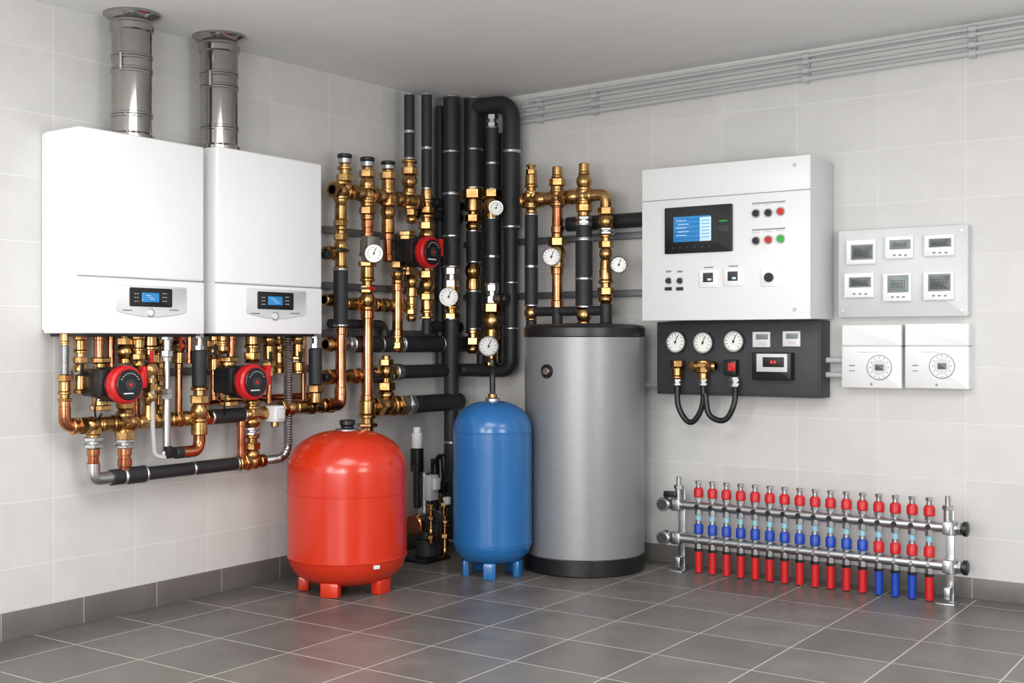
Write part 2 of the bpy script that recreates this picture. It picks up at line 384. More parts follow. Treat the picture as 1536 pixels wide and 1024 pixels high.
# ------------------------------------------------------------------ pipework below boilers
o1 = .12
b = B('boiler_connection_pipework')
vr(b, 'L', o1, 97, [(500, 520, 'b', 6), (518, 562, 'f', 7), (562, 602, 'b', 8), (600, 622, 'c', 8)])
zc = L(185, 634, o1).z
b.tube([PW('L', 97, 610, o1), PW('L', 97, 634, o1, zc), PW('L', 130, 634, o1, zc)], px(9, L(97, 630, o1)), 'copper', 16, .05)
vr(b, 'L', o1, 120, [(500, 590, 'b', 8)]); vr(b, 'L', .08, 148, [(500, 560, 'c', 8), (560, 600, 'b', 8)])
vr(b, 'L', .08, 166, [(500, 560, 'c', 6)])
vr(b, 'L', o1, 187, [(500, 545, 'b', 9), (600, 632, 'b', 10), (632, 660, 'b', 11), (658, 672, 's', 13), (670, 700, 'c', 10)])
vr(b, 'L', .16, 208, [(500, 555, 'b', 7)]); vr(b, 'L', .13, 224, [(500, 575, 'b', 10), (575, 632, 'b', 9)])
vr(b, 'L', .06, 205, [(500, 630, 'c', 6)])
vr(b, 'L', .16, 250, [(500, 535, 's', 8), (535, 590, 's', 6), (590, 684, 's', 7)])
vr(b, 'L', .09, 268, [(500, 545, 'b', 8), (545, 630, 'c', 6)]); vr(b, 'L', .09, 238, [(500, 620, 'b', 6)])
vr(b, 'L', o1, 284, [(500, 545, 'c', 5)])
vr(b, 'L', .16, 299, [(500, 525, 's', 6), (525, 580, 'K', 11), (580, 632, 'b', 10), (632, 652, 'b', 11)])
b.tube([PW('L', 299, 640, .16), PW('L', 299, 676, .16), PW('L', 272, 678, .16)], px(9, L(297, 660, .16)), 'copper', 16, .06)
b.cyl(PW('L', 274, 678, .16), PW('L', 262, 679, .16), px(9, L(270, 680, .16)), 'foam')
vr(b, 'L', o1, 140, [(640, 658, 'b', 9), (655, 672, 's', 13), (672, 705, 'c', 9)])
hr(b, 'L', o1, 185, 634, [(106, 150, 'b', 10), (150, 230, 'b', 10), (230, 316, 'b', 9), (314, 366, 'k', 11), (366, 402, 'b', 9)])
hr(b, 'L', .05, 340, 600, [(310, 480, 'c', 6)])
zl = hr(b, 'L', o1, 185, 714, [(165, 188, 'K', 12), (183, 218, 'k', 13), (215, 290, 'K', 10), (287, 356, 'k', 10), (356, 396, 'b', 9)])
b.tube([PW('L', 140, 695, o1), PW('L', 140, 712, o1, zl), PW('L', 168, 712, o1, zl)], px(10, L(140, 700, o1)), 'steel', 16, .05)
b.tube([PW('L', 187, 690, o1), PW('L', 187, 715, o1, zl)], px(9, L(187, 700, o1)), 'copper', 16)
path = fillet([PW('L', 394, 690, o1, zl), PW('L', 432, 690, o1, zl), PW('L', 432, 505, o1)], .09, 12)
dens = []
for i in range(len(path)-1):
    k = max(1, int((path[i+1]-path[i]).length/.006))
    for j in range(k): dens.append(path[i].lerp(path[i+1], j/k))
dens.append(path[-1]); rr0 = px(7, L(432, 600, o1)); cnt = len(dens)-1
b.tube(dens, lambda t: rr0*(1 if round(t*cnt) % 2 else .84), 'steel', 12)
vr(b, 'L', o1, 320, [(500, 555, 'b', 8), (555, 600, 'c', 6)]); vr(b, 'L', .08, 346, [(500, 560, 'c', 7)]); vr(b, 'L', .15, 334, [(500, 530, 'b', 6)])
vr(b, 'L', o1, 362, [(630, 690, 'c', 7)])
vr(b, 'L', o1, 378, [(500, 545, 'b', 9), (600, 640, 'b', 10), (640, 652, 's', 11), (652, 690, 'b', 9)])
vr(b, 'L', .1, 403, [(500, 565, 'b', 8), (565, 605, 'c', 5)]); vr(b, 'L', .14, 447, [(500, 560, 'b', 7)]); vr(b, 'L', .08, 418, [(500, 560, 'b', 6)])
vr(b, 'L', .06, 455, [(500, 600, 'c', 5)])
vr(b, 'L', .16, 473, [(500, 522, 's', 6), (522, 577, 'K', 10), (577, 604, 'b', 9)])
hr(b, 'L', o1, 460, 610, [(420, 500, 'b', 9)])
joint(b, PW('L', 187, 634, o1, zc), .03); joint(b, PW('L', 299, 634, .14, zc), .028); joint(b, PW('L', 378, 622, o1, zc), .028)
for u, v, off in ((120, 560, .15), (224, 540, .17), (403, 540, .14), (447, 540, .17), (320, 530, .15), (268, 520, .13)):
    c = L(u, v, off); b.cyl(c-NL*.03, c+NL*.012, .006, 'steel', 10); b.box(c+NL*.014+Z*.015, (.006, .016, .05), 'redp' if u in (224, 268) else 'blackp', .002)
b.bx(0.002, .03, L(110, 600, .02).y, L(480, 600, .02).y, .985, 1.02, 'rail', .002)
b.finish()
b = B('zone_valve_actuator')
c = L(412, 620, .15); b.box(c, (.07, .065, .075), 'whitep', .008); b.box(c+NL*.04, (.02, .04, .05), 'grey1', .005); b.cyl(c-Z*.06, c-Z*.035, .018, 'brass')
b.finish()
b = B('condensate_drain_hose')
b.tube([L(228, 560, .15), L(229, 640, .15), L(232, 684, .15), L(250, 686, .17)], .010, 'conduit', 10, .05)
b.box(L(252, 678, .17), (.03, .03, .05), 'blackp', .003)
b.finish()

# ------------------------------------------------------------------ brass manifold, left wall next to boilers
b = B('heating_circuit_manifold'); o = .14
vr(b, 'L', o, 517, [(231, 252, 'p', 10), (250, 290, 'b', 9)])
vr(b, 'L', o, 511, [(290, 345, 'b', 8), (345, 402, 'b', 8), (402, 490, 'k', 11), (490, 592, 'c', 9)])
p = L(511, 605, o); zz = L(460, 610, o1).z
b.tube([L(511, 585, o), PW('L', 511, 610, o, zz), PW('L', 490, 610, o, zz)], px(9, p), 'copper', 16, .05)
vr(b, 'L', o, 551, [(236, 257, 'p', 10), (255, 330, 'b', 9), (330, 360, 'c', 9), (360, 400, 'b', 10), (400, 465, 'b', 9), (465, 605, 'c', 10), (600, 640, 'b', 11), (640, 700, 'c', 9)])
hr(b, 'L', o, 553, 611, [(556, 588, 'b', 11), (586, 600, 'b', 12), (598, 618, 's', 14), (612, 690, 'K', 13)])
vr(b, 'L', o, 582, [(242, 260, 'p', 10), (258, 350, 'b', 9), (350, 392, 'c', 8)])
vr(b, 'L', .12, 596, [(392, 425, 'b', 8), (425, 505, 'c', 9), (503, 528, 'b', 8)])
z1 = hr(b, 'L', o, 551, 292, [(498, 548, 'b', 9), (550, 582, 'b', 9), (584, 630, 'b', 9)])
for u in (511, 551, 582, 613): joint(b, PW('L', u, 290, o, z1), .032)
b.box(L(556, 374, .19), (.05, .09, .13), 'steel', .006)
hr(b, 'L', .1, 560, 457, [(505, 560, 'b', 8), (560, 618, 'b', 8)])
hr(b, 'L', .1, 500, 380, [(488, 508, 'b', 8)]); hr(b, 'L', .1, 500, 450, [(486, 506, 'b', 8)])
hr(b, 'L', .1, 500, 565, [(484, 540, 'b', 9), (537, 585, 'k', 11)])
vr(b, 'L', .13, 579, [(533, 575, 'b', 8), (573, 600, 'b', 10)])
for u, v in ((490, 382), (490, 566)): c = L(u, v, .14); b.cyl(c-NL*.02, c+NL*.02, .022, 'blackp', 16)
for u, v, k in ((551, 432, 'redp'), (596, 405, 'blackp'), (511, 375, 'blackp')):
    c = L(u, v, .18); b.cyl(c-NL*.05, c+NL*.005, .006, 'steel', 10); b.box(c+NL*.008+Vector((0, .02, 0)), (.006, .06, .014), k, .002)
b.finish()

b = B('pipe_mounting_rail')
for v in (352, 432, 500):
    z = L(560, v, .03).z; b.bx(0.002, .035, L(488, v, .03).y, -.05, z-.018, z+.018, 'rail', .003)
for v in (354, 440):
    z = R(930, v, .03).z; b.bx(.05, R(985, v, .03).x, -.035, -.002, z-.018, z+.018, 'rail', .003)
b.finish()

# ------------------------------------------------------------------ insulated pipes in the corner
def ip(w, off, u, segs, zmin=.03):
    b = B('insulated_pipe'); vr(b, w, off, u, segs, zmin); return b
b = ip('L', .12, 614, [(140, 240, 'k', 8), (240, 310, 'b', 9)])
vr(b, 'L', .12, 617, [(310, 335, 'b', 7), (398, 445, 'b', 8), (445, 482, 'b', 6)]); b.finish()
b = ip('L', .14, 640, [(140, 285, 'k', 8), (285, 322, 'b', 8), (322, 360, 'b', 9), (395, 440, 'b', 9), (440, 478, 'b', 8), (478, 502, 'K', 7)]); b.finish()
b = ip('L', .13, 677, [(140, 292, 'k', 12), (290, 402, 'k', 13), (400, 432, 's', 10), (430, 478, 'b', 9), (476, 850, 'k', 11)]); b.finish()
b = ip('R', .13, 710, [(140, 284, 'k', 14), (284, 318, 'b', 12), (316, 346, 'b', 9), (345, 395, 'k', 11), (395, 435, 'b', 10), (435, 495, 'k', 11), (495, 530, 'b', 9)]); b.finish()
b = ip('R', .17, 738, [(172, 192, 's', 8), (190, 286, 'k', 10), (284, 328, 'b', 10), (326, 428, 'k', 10), (426, 455, 's', 9), (455, 510, 'b', 11), (508, 548, 'b', 7)])
p = R(738, 545, .17); tk = Vector((.783, -.772, 0))
b.tube([p+Z*.02, Vector((p.x, p.y, 1.03)), Vector((tk.x, tk.y, 1.0)), tk+Z*.882], .014, 'blackp', 14, .06)
b.finish()
b = B('insulated_pipe')
A = R(712, 158, .13); C = R(767, 158, .13); C.z = A.z = 2.44
D = R(767, 556, .13)
b.tube([A, C, Vector((C.x, C.y, 1.75))], .048, 'foam', 20, .1)
b.cyl(Vector((C.x, C.y, 2.16)), Vector((C.x, C.y, 2.185)), .052, 'steel'); b.cyl(Vector((C.x, C.y, 1.75)), Vector((C.x, C.y, 1.77)), .051, 'steel')
zE = D.z; b.tube([Vector((C.x, C.y, 1.75)), Vector((C.x, C.y, zE)), Vector((.11, C.y, zE)), Vector((.11, L(600, 560, .11).y, zE))], .036, 'foam', 18, .07)
for zz in (1.45, 1.2): b.cyl(Vector((C.x, C.y, zz)), Vector((C.x, C.y, zz+.012)), .038, 'steel')
q = Vector((.11, L(600, 560, .11).y, zE)); b.cyl(q-Vector((0, .05, 0)), q, .044, 'steel'); fit(b, q-Vector((0, .22, 0)), q-Vector((0, .05, 0)), .028)
b.finish()
b = B('insulated_pipe'); hr(b, 'L', .09, 600, 516, [(488, 512, 'b', 9), (510, 530, 's', 10), (526, 600, 'k', 12), (600, 703, 'k', 12)]); b.finish()
b = B('insulated_pipe')
z = L(540, 486, .07).z
b.tube([PW('L', 495, 486, .07, z), PW('L', 576, 486, .07, z), PW('L', 576, 500, .07, z-.09)], px(7, L(540, 486, .07)), 'foam', 14, .05); b.finish()
b = B('insulated_pipe'); hr(b, 'L', .06, 650, 322, [(612, 690, 'K', 8)]); hr(b, 'L', .06, 660, 305, [(650, 692, 'K', 7)]); hr(b, 'L', .06, 660, 490, [(640, 690, 'K', 8)]); b.finish()
b = ip('R', .05, 722, [(150, 560, 'K', 7)]); b.finish()
b = ip('R', .06, 754, [(200, 545, 'K', 7)]); b.finish()
b = ip('L', .05, 660, [(160, 560, 'K', 7)]); b.finish()
b = B('air_vent_valve'); c = R(757, 448, .2); b.cyl(c-Vector((.07, 0, 0)), c-Vector((.01, 0, 0)), .02, 'steel'); b.lathe(c-Vector((.02, 0, 0)), Vector((1, 0, 0)), [(.02, 0), (.032, .008), (.034, .03), (.026, .04)], 'blackp', 14); b.finish()

# ------------------------------------------------------------------ right brass manifold above cylinder
b = B('hot_water_manifold'); o = .2
vr(b, 'R', o, 797, [(247, 262, 'b', 6), (262, 320, 'b', 8), (320, 460, 'k', 10), (460, 480, 'b', 8), (480, 560, 'K', 8)])
vr(b, 'R', o, 836, [(250, 270, 'b', 7), (268, 300, 'b', 9), (300, 350, 'c', 9), (350, 402, 'b', 10), (400, 462, 'c', 9), (460, 500, 'K', 8)], 1.225)
vr(b, 'R', o, 876, [(245, 262, 'b', 7), (262, 325, 'b', 9), (325, 336, 's', 11), (335, 360, 'k', 12), (358, 462, 'k', 13), (462, 500, 'b', 9)], 1.225)
zz = R(836, 297, o).z
b.tube([PW('R', 885, 0, o, zz), PW('R', 909, 0, o, zz), PW('R', 909, 0, o, zz-.09)], px(9, R(900, 300, o)), 'brass', 16, .05)
vr(b, 'R', o, 909, [(305, 342, 'b', 9), (342, 352, 's', 11), (352, 405, 'b', 8), (403, 455, 'b', 9), (455, 500, 'K', 9)], 1.225)
hr(b, 'R', o, 836, 297, [(784, 836, 'b', 9), (836, 890, 'b', 9)])
for u in (797, 836, 876): joint(b, PW('R', u, 0, o, zz), .032)
c = R(909, 437, o); b.cyl(c, c+Z*.02, .036, 'redp')
b.finish()
b = B('insulated_pipe'); hr(b, 'R', .09, 905, 333, [(846, 862, 's', 8), (850, 973, 'k', 11)]); b.finish()
b = B('insulated_pipe'); hr(b, 'R', .2, 830, 467, [(800, 905, 'K', 7)]); b.finish()

# ------------------------------------------------------------------ tanks
b = B('expansion_tank'); P = Vector((.426, -1.419, 0)); r = .272
pr = [(.03, .025), (.12, .031), (.19, .052), (.24, .085), (.262, .125), (.27, .150), (r, .156), (r+.002, .158), (r+.002, .164), (r, .166), (r, .172), (r, .440), (r, .447), (r+.002, .449), (r+.002, .453), (r, .455), (r, .462), (r, .555)]
ne = 12
for i in range(1, ne): # elliptical dome
    a = math.pi/2*i/ne; pr.append((r*math.cos(a)**.8, .555+.175*math.sin(a)))
pr.append((.02, .731))
b.lathe(P, Z, pr, 'red', 64)
for k in range(5):
    a = math.radians(20+72*k)-.3; q = P+Vector((math.cos(a)*.195, math.sin(a)*.195, .034)); b.box(q, (.05, .085, .066), 'red', .008, a)
b.cyl(P+Z*.722, P+Z*.735, .055, 'steel', 24); b.cyl(P+Z*.735, P+Z*.75, .03, 'blackp'); b.cyl(P+Z*.75, P+Z*.775, .036, 'blackp', 14)
b.box(P+(RT*.16-FW*.219).normalized()*(r)+Z*.14, (.03, .006, .016), 'label', .001, TH+.6)
b.finish()
b = B('pressure_tank'); P = Vector((.783, -.772, 0)); r = .192
pr = [(.03, .06), (.1, .064), (.15, .085), (.178, .115), (.189, .145), (r, .155), (r, .162), (r+.002, .164), (r+.002, .17), (r, .172), (r, .18), (r, .688), (r, .695), (r+.002, .697), (r+.002, .702), (r, .704)]
for i in range(1, ne):
    a = math.pi/2*i/ne; pr.append((r*math.cos(a)**.85, .704+.143*math.sin(a)))
pr.append((.02, .848))
b.lathe(P, Z, pr, 'blue', 56)
for k in range(5):
    a = math.radians(72*k)+.2; q = P+Vector((math.cos(a)*.135, math.sin(a)*.135, .04)); b.box(q, (.03, .06, .08), 'blue', .006, a)
b.cyl(P+Z*.84, P+Z*.86, .035, 'steel', 20); b.cyl(P+Z*.86, P+Z*.88, .022, 'brass')
b.finish()
b = B('hot_water_cylinder'); P = Vector((1.047, -.345, 0)); r = .301
b.lathe(P, Z, [(r*.99, .075), (r, .08), (r, .09), (r, 1.16), (r, 1.165), (r*.99, 1.17)], 'tank', 72)
b.lathe(P, Z, [(r*.97, .0), (r*1.0, .006), (r*1.0, .085), (r*.98, .09)], 'blackp', 72)
b.lathe(P, Z, [(r*1.0, 1.155), (r*1.015, 1.16), (r*1.015, 1.2), (r*.98, 1.213), (r*.85, 1.22), (.1, 1.225), (.01, 1.226)], 'blackp', 72)
nrm = (RT*(-.19)-FW*.225).normalized(); c = P+nrm*r+Z*.99
b.lathe(c-nrm*.01, nrm, [(.034, 0), (.034, .018), (.028, .026), (.024, .02)], 'blackp', 24); b.cyl(c, c+nrm*.014, .018, 'steel')
b.finish()

# ------------------------------------------------------------------ small dosing / pump station behind tanks
b = B('water_treatment_pump_station')
bp = L(640, 760, .28)
X0, Y0 = bp.x, bp.y
b.bx(.001, .02, Y0-.12, Y0+.1, .45, .62, 'beige', .006)
b.box(Vector((X0, Y0, .01)), (.16, .2, .02), 'blackp', .004)
b.cyl(Vector((X0, Y0, .02)), Vector((X0, Y0, .12)), .055, 'darkgrey'); b.lathe(Vector((X0, Y0, .1)), Z, [(.04, 0), (.07, .02), (.075, .08), (.05, .12)], 'darkgrey', 24)
b.cyl(Vector((X0+.02, Y0-.12, .2)), Vector((X0+.02, Y0+.05, .2)), .05, 'darkgrey', 24); b.cyl(Vector((X0+.02, Y0-.14, .2)), Vector((X0+.02, Y0-.1, .2)), .055, 'copper', 24)
b.cyl(Vector((X0, Y0-.02, .22)), Vector((X0, Y0-.02, .46)), .032, 'steel', 16); b.box(Vector((X0+.03, Y0-.01, .38)), (.06, .07, .13), 'grey1', .005)
b.box(Vector((X0+.07, Y0-.005, .40)), (.02, .04, .06), 'label', .003)
b.cyl(Vector((X0, Y0+.07, .25)), Vector((X0, Y0+.07, .52)), .024, 'blackp', 14)
b.cyl(Vector((X0, Y0-.08, .28)), Vector((X0, Y0-.08, .5)), .02, 'blackp', 14)
b.cyl(Vector((X0-.04, Y0-.03, .46)), Vector((X0-.04, Y0-.03, .58)), .035, 'blackp', 14)
b.cyl(Vector((X0-.04, Y0-.03, .58)), Vector((X0-.04, Y0-.03, .66)), .028, 'whitep', 14); b.cyl(Vector((X0-.04, Y0-.03, .66)), Vector((X0-.04, Y0-.03, .69)), .02, 'whitep', 14)
fit(b, Vector((X0+.05, Y0+.09, .02)), Vector((X0+.05, Y0+.09, .2)), .018); fit(b, Vector((X0+.02, Y0+.12, .1)), Vector((X0+.02, Y0+.12, .34)), .016)
fit(b, Vector((X0+.06, Y0-.04, .1)), Vector((X0+.06, Y0-.04, .3)), .016); fit(b, Vector((X0-.02, Y0+.17, .05)), Vector((X0-.02, Y0+.17, .4)), .016)
for dy in (.0, .03): b.tube([Vector((X0+.04, Y0+dy-.01, .5)), Vector((X0+.05, Y0+.06+dy, .56)), Vector((X0+.03, Y0+.1+dy, .4)), Vector((X0+.03, Y0+.12, .25))], .007, 'blackp', 8, .05)
b.box(Vector((X0+.03, Y0+.1, .37)), (.04, .05, .06), 'blackp', .005); b.box(Vector((X0+.05, Y0+.11, .3)), (.03, .03, .04), 'whitep', .005)
b.finish()

# ------------------------------------------------------------------ control cabinet
b = B('electrical_control_cabinet'); d = .32
x0 = R(963, 400, d).x; x1 = R(1215, 400, d).x; z0, z1 = 1.235, 1.975
b.bx(x0+.002, x1-.002, -(d-.025), -.002, z0+.002, z1-.002, 'grey1', .004)
zs = R(1090, 293, d).z
b.bx(x0, x1, -d, -(d-.022), zs+.0015, z1, 'whitep', .003); b.bx(x0, x1, -d, -(d-.022), z0, zs-.0015, 'whitep', .003)
b.bx(x0+.004, x1-.004, -(d-.003), -(d-.02), zs-.004, zs+.004, 'seam', 0)
D = d
b.plate('R', D, 1049, 344, 101, 70, .014, .006, 'blackp', .003)
b.plate('R', D+.014, 1041, 344, 66, 48, .001, .002, 'ink')
b.plate('R', D+.015, 1038, 343, 56, 38, .001, .001, 'screen'); b.plate('R', D+.016, 1058, 343, 17, 36, .001, .0005, 'screenw')
for k in range(5): b.plate('R', D+.0165, 1022+(k % 2)*3, 331+k*5.5, 16, .9, .0004, .0002, 'screenw', .0001)
for k in range(6): b.plate('R', D+.0172, 1058, 330+k*5, 12, 1, .0004, .0002, 'screen', .0001)
for k in range(5): b.plate('R', D+.016, 1038, 329+k*7, 54, .8, .0006, .0002, 'bluep', .0001)
b.plate('R', D+.014, 1085, 331, 12, 2, .001, .0003, 'green', .0002); b.plate('R', D+.014, 1084, 343, 16, 10, .001, .001, 'darkgrey')
for k in range(6): b.knob('R', D+.014, 1009+k*11, 372-k*.6, 1.8, .002, 'darkgrey', 10)
for r_, row in enumerate(((320, 319, 317), (361, 359.5, 358))):
    for k, u in enumerate((1134, 1152.5, 1171)):
        v = row[k]
        b.knob('R', D, u, v, 7, .005, 'steel'); col = 'redp' if (k == 2 and r_ == 0) or (k == 1 and r_ == 1) else 'green' if (k == 2) else 'blackp'
        b.knob('R', D+.005, u, v, 5, .012, col)
        b.plate('R', D, u, v-13, 12, 3, .0015, .0004, 'label', .0004)
b.plate('R', D, 1153, 303+.5, 50, 2, .0015, .0005, 'seam', .0004); b.plate('R', D, 1153, 343.5, 50, 2, .0015, .0005, 'seam', .0004)
for u in (1003, 1020):
    b.knob('R', D, u, 421, 5.5, .004, 'steel'); b.knob('R', D+.004, u, 421, 4, .012, 'blackp'); b.plate('R', D, u, 433, 10, 5, .008, .002, 'blackp'); b.plate('R', D, u, 407, 8, 3, .0015, .0005, 'seam', .0004)
for u, v in ((1063, 418), (1100, 416)):
    b.plate('R', D, u, v, 27, 26, .008, .003, 'white', .002); b.plate('R', D+.008, u-1, v-2, 15, 14, .002, .001, 'darkgrey'); b.plate('R', D+.010, u+1, v+1, 6, 3, .001, .0003, 'screenw', .0002); b.plate('R', D, u, v-17, 14, 2, .0015, .0005, 'seam', .0004)
b.plate('R', D, 1154, 416, 24, 27, .008, .003, 'white', .002); b.knob('R', D+.008, 1154, 416, 7, .016, 'blackp')
for u, v in ((1192, 247), (1192, 464)): b.knob('R', D, u, v, 3, .003, 'steel', 10)
b.finish()

# ------------------------------------------------------------------ gauge panel
b = B('pressure_gauge_panel'); d = .13
x0 = R(985, 540, d).x; x1 = R(1231, 540, d).x; zt = 1.232; zb = R(1110, 594, d).z
b.bx(x0, x1, -d, 0, zb, zt, 'darkgrey', .006)
b.bx(x0+.01, x1-.01, -d-.004, -d+.002, zb+.012, zt-.012, 'darkgrey', .002)
for u, v in ((1014, 513), (1055, 514), (1101, 512)):
    c = R(u, v, d+.03); gauge_geo(b, c, NR, px(15.5, c), .03)
for u, v in ((1143, 509), (1188, 508)):
    b.plate('R', d+.004, u, v, 26, 23, .012, .003, 'whitep', .002); b.plate('R', d+.016, u, v-4, 18, 8, .002, .001, 'lcd'); b.plate('R', d+.016, u, v+5, 13, 5, .002, .001, 'grey1')
b.plate('R', d+.004, 1163, 549, 58, 41, .05, .004, 'blackp', .003)
b.plate('R', d+.054, 1158, 544, 46, 27, .004, .003, 'silver', .001); b.plate('R', d+.058, 1160, 543, 32, 15, .001, .001, 'ink'); b.plate('R', d+.059, 1157, 543, 2.6, 4, .0006, .0003, 'led', .0001); b.plate('R', d+.059, 1162, 543, 2.6, 4, .0006, .0003, 'led', .0001)
oo = d+.035
for u in (1016, 1055):
    vr(b, 'R', oo, u, [(540, 552, 'b', 8), (550, 568, 'b', 7)]); c = R(u, 548, oo); b.cyl(c+Vector((0, .04, 0)), c-Vector((0, .025, 0)), .02, 'brass')
hr(b, 'R', oo, 1055, 549, [(1036, 1074, 'b', 6)])
c = R(1099, 551, d+.004); b.box(c-Vector((0, .02, 0)), (.07, .04, .075), 'blackp', .008); b.plate('R', d+.044, 1098, 550, 11, 12, .006, .002, 'redp'); vr(b, 'R', oo, 1102, [(565, 580, 's', 7)])
b.tube([R(1016, 562, oo), R(1016, 612, oo), R(1036, 640, oo), R(1055, 612, oo), R(1055, 565, oo)], .014, 'blackp', 12, .1)
b.tube([R(1058, 590, oo+.03), R(1062, 625, oo+.03), R(1088, 634, oo+.03), R(1103, 606, oo+.03), R(1103, 575, oo)], .014, 'blackp', 12, .08)
for u in (1016, 1055, 1103): vr(b, 'R', oo, u, [(568, 578, 's', 7)])
b.finish()
b = B('conduit_stub')
for v in (540, 562):
    z = R(1250, v, .05).z; b.cyl(Vector((x1-.01, -.05, z)), Vector((R(1268, v, .05).x, -.05, z)), .014, 'conduit')
z = R(980, 577, .05).z; b.cyl(Vector((R(972, 577, .05).x-.05, -.05, z)), Vector((x0+.01, -.05, z)), .012, 'conduit')
b.finish()

# ------------------------------------------------------------------ thermostat board
b = B('thermostat_board'); d = .055
x0 = R(1257, 410, d).x; x1 = R(1452, 410, d).x; zt = R(1355, 341, d).z; zb = R(1355, 475, d).z
b.rrect('R', x0, x1, zb, zt, 0, d, .008, 'grey1', .003)
for u, v in ((1265, 355), (1443, 345), (1265, 466), (1443, 465)): b.knob('R', d, u, v, 2.5, .002, 'steel', 10)
for i, (u, v, w, h) in enumerate(((1293, 378, 44, 37), (1350, 371, 42, 34), (1410, 368, 45, 32), (1290, 428, 44, 37), (1347, 431, 42, 42), (1409, 429, 45, 42))):
    b.plate('R', d, u, v, w, h, .022, .004, 'white', .004)
    lh = .62 if i in (0, 4, 5) else .42; dv = 0 if i in (0,) else -h*.13
    b.plate('R', d+.022, u, v+dv, w*.76, h*lh, .001, .002, 'seam'); b.plate('R', d+.023, u, v+dv, w*.66, h*lh*.78, .001, .001, 'lcdd' if i % 3 != 1 else 'lcd')
    for k in range(4):
        uu = u-w*.2+k*w*.13
        for e in (-1, 0, 1): b.plate('R', d+.024, uu, v+dv+e*h*lh*.2, w*.07, .7, .0004, .0001, 'ink', .0001)
        for e in (-1, 1): b.plate('R', d+.024, uu+e*w*.04, v+dv, .7, h*lh*.38, .0004, .0001, 'ink', .0001)
    if i:
        for k in range(3): b.plate('R', d+.022, u-w*.2+k*w*.2, v+h*.34, w*.1, 2.5, .002, .0005, 'seam', .0004)
b.finish()
for (ua, ub, vt, vb, dv, dr) in ((1262, 1352, 487, 582, (1319, 551), 19), (1357, 1453, 485, 583, (1413, 549), 19)):
    b = B('wall_controller_box'); d = .075
    x0 = R(ua, 530, d).x; x1 = R(ub, 530, d).x; zt = R((ua+ub)/2, vt, d).z; zb = R((ua+ub)/2, vb, d).z; zs = R((ua+ub)/2, 519, d).z
    b.rrect('R', x0, x1, zb, zs-.001, 0, d, .006, 'whitep', .004); b.rrect('R', x0, x1, zs+.001, zt, 0, d-.001, .006, 'whitep', .004)
    b.rrect('R', x0+.003, x1-.003, zs-.004, zs+.004, 0, d-.006, .001, 'seam', .0005)
    u, v = dv; b.knob('R', d, u, v, dr, .002, 'seam', 32); b.knob('R', d+.002, u, v, dr-1.2, .006, 'whitep', 32); b.knob('R', d+.008, u, v, dr*.62, .002, 'grey1', 32)
    b.plate('R', d+.010, u, v, 13, 9, .002, .001, 'lcdd')
    for k in range(12):
        a = 2*math.pi*k/12; b.plate('R', d+.008, u+math.cos(a)*dr*.72, v+math.sin(a)*dr*.8, 2, 1.6, .0006, .0002, 'seam', .0002)
    b.plate('R', d, ua+45, 528, 40, 2, .001, .0003, 'label', .0003); b.plate('R', d, ua+16, 548, 9, 2, .001, .0003, 'seam', .0003); b.plate('R', d, ua+16, 556, 9, 1.5, .001, .0003, 'seam', .0003)
    b.knob('R', d, (ua+ub)/2, vb-6, 2, .002, 'seam', 10)
    b.finish()

# ------------------------------------------------------------------ ceiling conduits (follow the ceiling pitch)
b = B('wall_conduit_bundle'); xa = .5
def zc_(x, dz): return 2.446+.021*x-dz
CD = ((0, .009), (.027, .009), (.07, .010), (.108, .012))
for i, (dz, r) in enumerate(CD):
    b.cyl(Vector((xa-.03*i, -.04, zc_(xa-.03*i, dz))), Vector((XE-.01, -.04, zc_(XE, dz))), r, 'conduit', 14)
for u in (808, 890, 1208, 1458):
    x = R(u, 100, .045).x
    b.bx(x-.010, x+.010, -.02, -.001, zc_(x, .125), zc_(x, -.018), 'conduit', .003)
    for dz, r in CD: b.cyl(Vector((x-.016, -.04, zc_(x, dz))), Vector((x+.016, -.04, zc_(x, dz))), r+.005, 'conduit', 14)
b.finish()

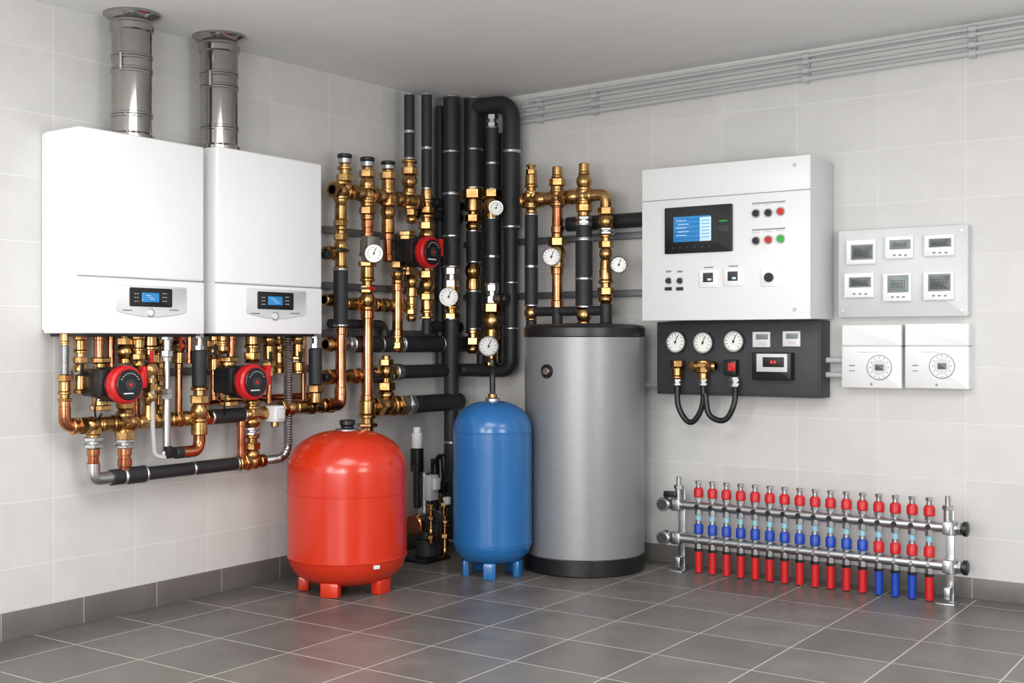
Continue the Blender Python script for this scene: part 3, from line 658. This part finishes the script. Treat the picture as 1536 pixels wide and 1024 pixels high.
# ------------------------------------------------------------------ underfloor heating manifold
b = B('underfloor_heating_manifold'); o = .17; Y = -o
xa = R(1048, 780, o).x; xb = R(1394, 780, o).x; xl = R(1006, 780, o).x; xr = R(1438, 780, o).x
zu, zl = .328, .162
for z in (zu, zl):
    b.cyl(Vector((xl, Y, z)), Vector((xr, Y, z)), .022, 'steel', 24)
    for x, s in ((xl, -1), (xr, 1)):
        b.hexn(Vector((x+s*.0, Y, z)), Vector((x+s*.015, Y, z)), .03, 'steel'); b.lathe(Vector((x+s*.015, Y, z)), Vector((s, 0, 0)), [(.024, 0), (.032, .006), (.032, .022), (.02, .027)], 'blackp', 18)
        b.cyl(Vector((x-s*.03, Y, z-.03)), Vector((x-s*.03, Y, z+.03)), .027, 'steel')
def V(x, z, dy=0): return Vector((x, Y+dy, z))
for i in range(16):
    x = xa+(xb-xa)*i/15
    b.cyl(V(x, .41), V(x, .452), .012, 'steel', 12); b.cyl(V(x, .438), V(x, .453), .016, 'steel', 6)
    b.lathe(V(x, .372), Z, [(.021, 0), (.0245, .004), (.0245, .036), (.016, .048)], 'redp', 14)
    b.hexn(V(x, .356), V(x, .374), .02, 'steel'); b.cyl(V(x, zu+.01), V(x, .36), .013, 'steel', 12)
    b.hexn(V(x, zu-.042), V(x, zu-.018), .019, 'steel'); b.cyl(V(x, zu-.07), V(x, zu-.042), .013, 'aqua', 12)
    b.cyl(V(x, .24), V(x, .26), .015, 'steel', 12)
    col = 'bluep' if i < 12 else 'redp'
    b.lathe(V(x, .192), Z, [(.02, 0), (.0235, .004), (.0235, .042), (.016, .052)], col, 14)
    b.hexn(V(x, zl+.018), V(x, .194), .017, 'steel')
    b.hexn(V(x, zl-.042), V(x, zl-.018), .019, 'steel'); b.hexn(V(x, zl-.055), V(x, zl-.042), .021, 'blackp')
    b.cyl(V(x, .004), V(x, zl-.053), .0185, 'bluep' if i in (12, 13, 14) else 'redp', 14)
    b.cyl(V(x, zu, -.018), V(x, zu, -.032), .011, 'blackp', 10); b.cyl(V(x, zl, -.018), V(x, zl, -.028), .01, 'steel', 6)
for x in (xl+.045, xr-.045):
    b.bx(x-.018, x+.018, Y+.03, Y+.038, .0, .40, 'steel', .002); b.bx(x-.04, x+.04, Y-.05, Y+.038, 0, .007, 'steel', .002)
    for z in (zu, zl): b.bx(x-.018, x+.018, Y-.03, Y+.035, z-.028, z+.028, 'steel', .006)
    b.bx(x-.014, x+.014, Y-.02, Y+.03, .02, .07, 'steel', .004)
    b.cyl(V(x, zu+.02), V(x, .42), .018, 'steel', 14); b.cyl(V(x, .42), V(x, .465), .012, 'steel', 12); b.hexn(V(x, .405), V(x, .425), .024, 'steel')
c = V(xl, .388, -.02); b.box(c+Vector((.01, 0, -.01)), (.07, .03, .03), 'blackp', .006)
for z in (zu, zl): b.cyl(V(xl-.02, z, -.03), V(xl-.02, z, -.055), .034, 'steel', 18); b.cyl(V(xl-.02, z, -.055), V(xl-.02, z, -.06), .026, 'darkgrey', 18)
b.finish()

# ------------------------------------------------------------------ lights
def area(n, loc, tgt, sx, sy, e, col=(1, 1, 1)):
    l = bpy.data.lights.new(n, 'AREA'); l.shape = 'RECTANGLE'; l.size = sx; l.size_y = sy; l.energy = e; l.color = col
    o = bpy.data.objects.new(n, l); o.location = loc; bpy.context.collection.objects.link(o)
    o.rotation_euler = (Vector(tgt)-Vector(loc)).to_track_quat('-Z', 'Y').to_euler(); return o
NW = (1, .995, .985)
area('overhead_fill', (2.3, -3.6, 2.4), (2.3, -3.6, 0), 1.6, 1.6, 56, NW)  # two unseen soft lights added overhead, no fixture modelled
area('overhead_fill.001', (4.4, -2.4, 2.44), (4.4, -2.4, 0), 1.2, 1.2, 34, NW)
area('ceiling_fill', (4.9, -2.9, 1.2), (1.8, -1.0, 2.5), 1.2, .8, 34, NW)  # two added lights aimed upward to brighten the ceiling
area('ceiling_fill.001', (3.2, -6.2, 1.0), (1.0, -1.6, 2.5), 2.2, 1.0, 66, NW)
area('back_fill_panel', (1.5, -6.94, 1.45), (1.2, 0, 1.2), 1.0, 1.45, 52, NW)  # two added panels before the back wall, for fill and bright reflections
area('back_fill_panel.001', (3.9, -6.94, 1.45), (1.5, 0, 1.2), 1.0, 1.45, 56, NW)
w = bpy.data.worlds.new('World'); bpy.context.scene.world = w; w.use_nodes = True
bg = w.node_tree.nodes['Background']; bg.inputs['Color'].default_value = (1, 1, 1, 1); bg.inputs['Strength'].default_value = 1
bpy.context.scene.view_settings.view_transform = 'Standard'

# ------------------------------------------------------------------ camera
cd = bpy.data.cameras.new('camera'); cd.sensor_width = 36; cd.lens = 36*F/1536
co = bpy.data.objects.new('camera', cd); bpy.context.collection.objects.link(co)
co.location = CAM; co.rotation_euler = (math.radians(90), 0, TH); bpy.context.scene.camera = co
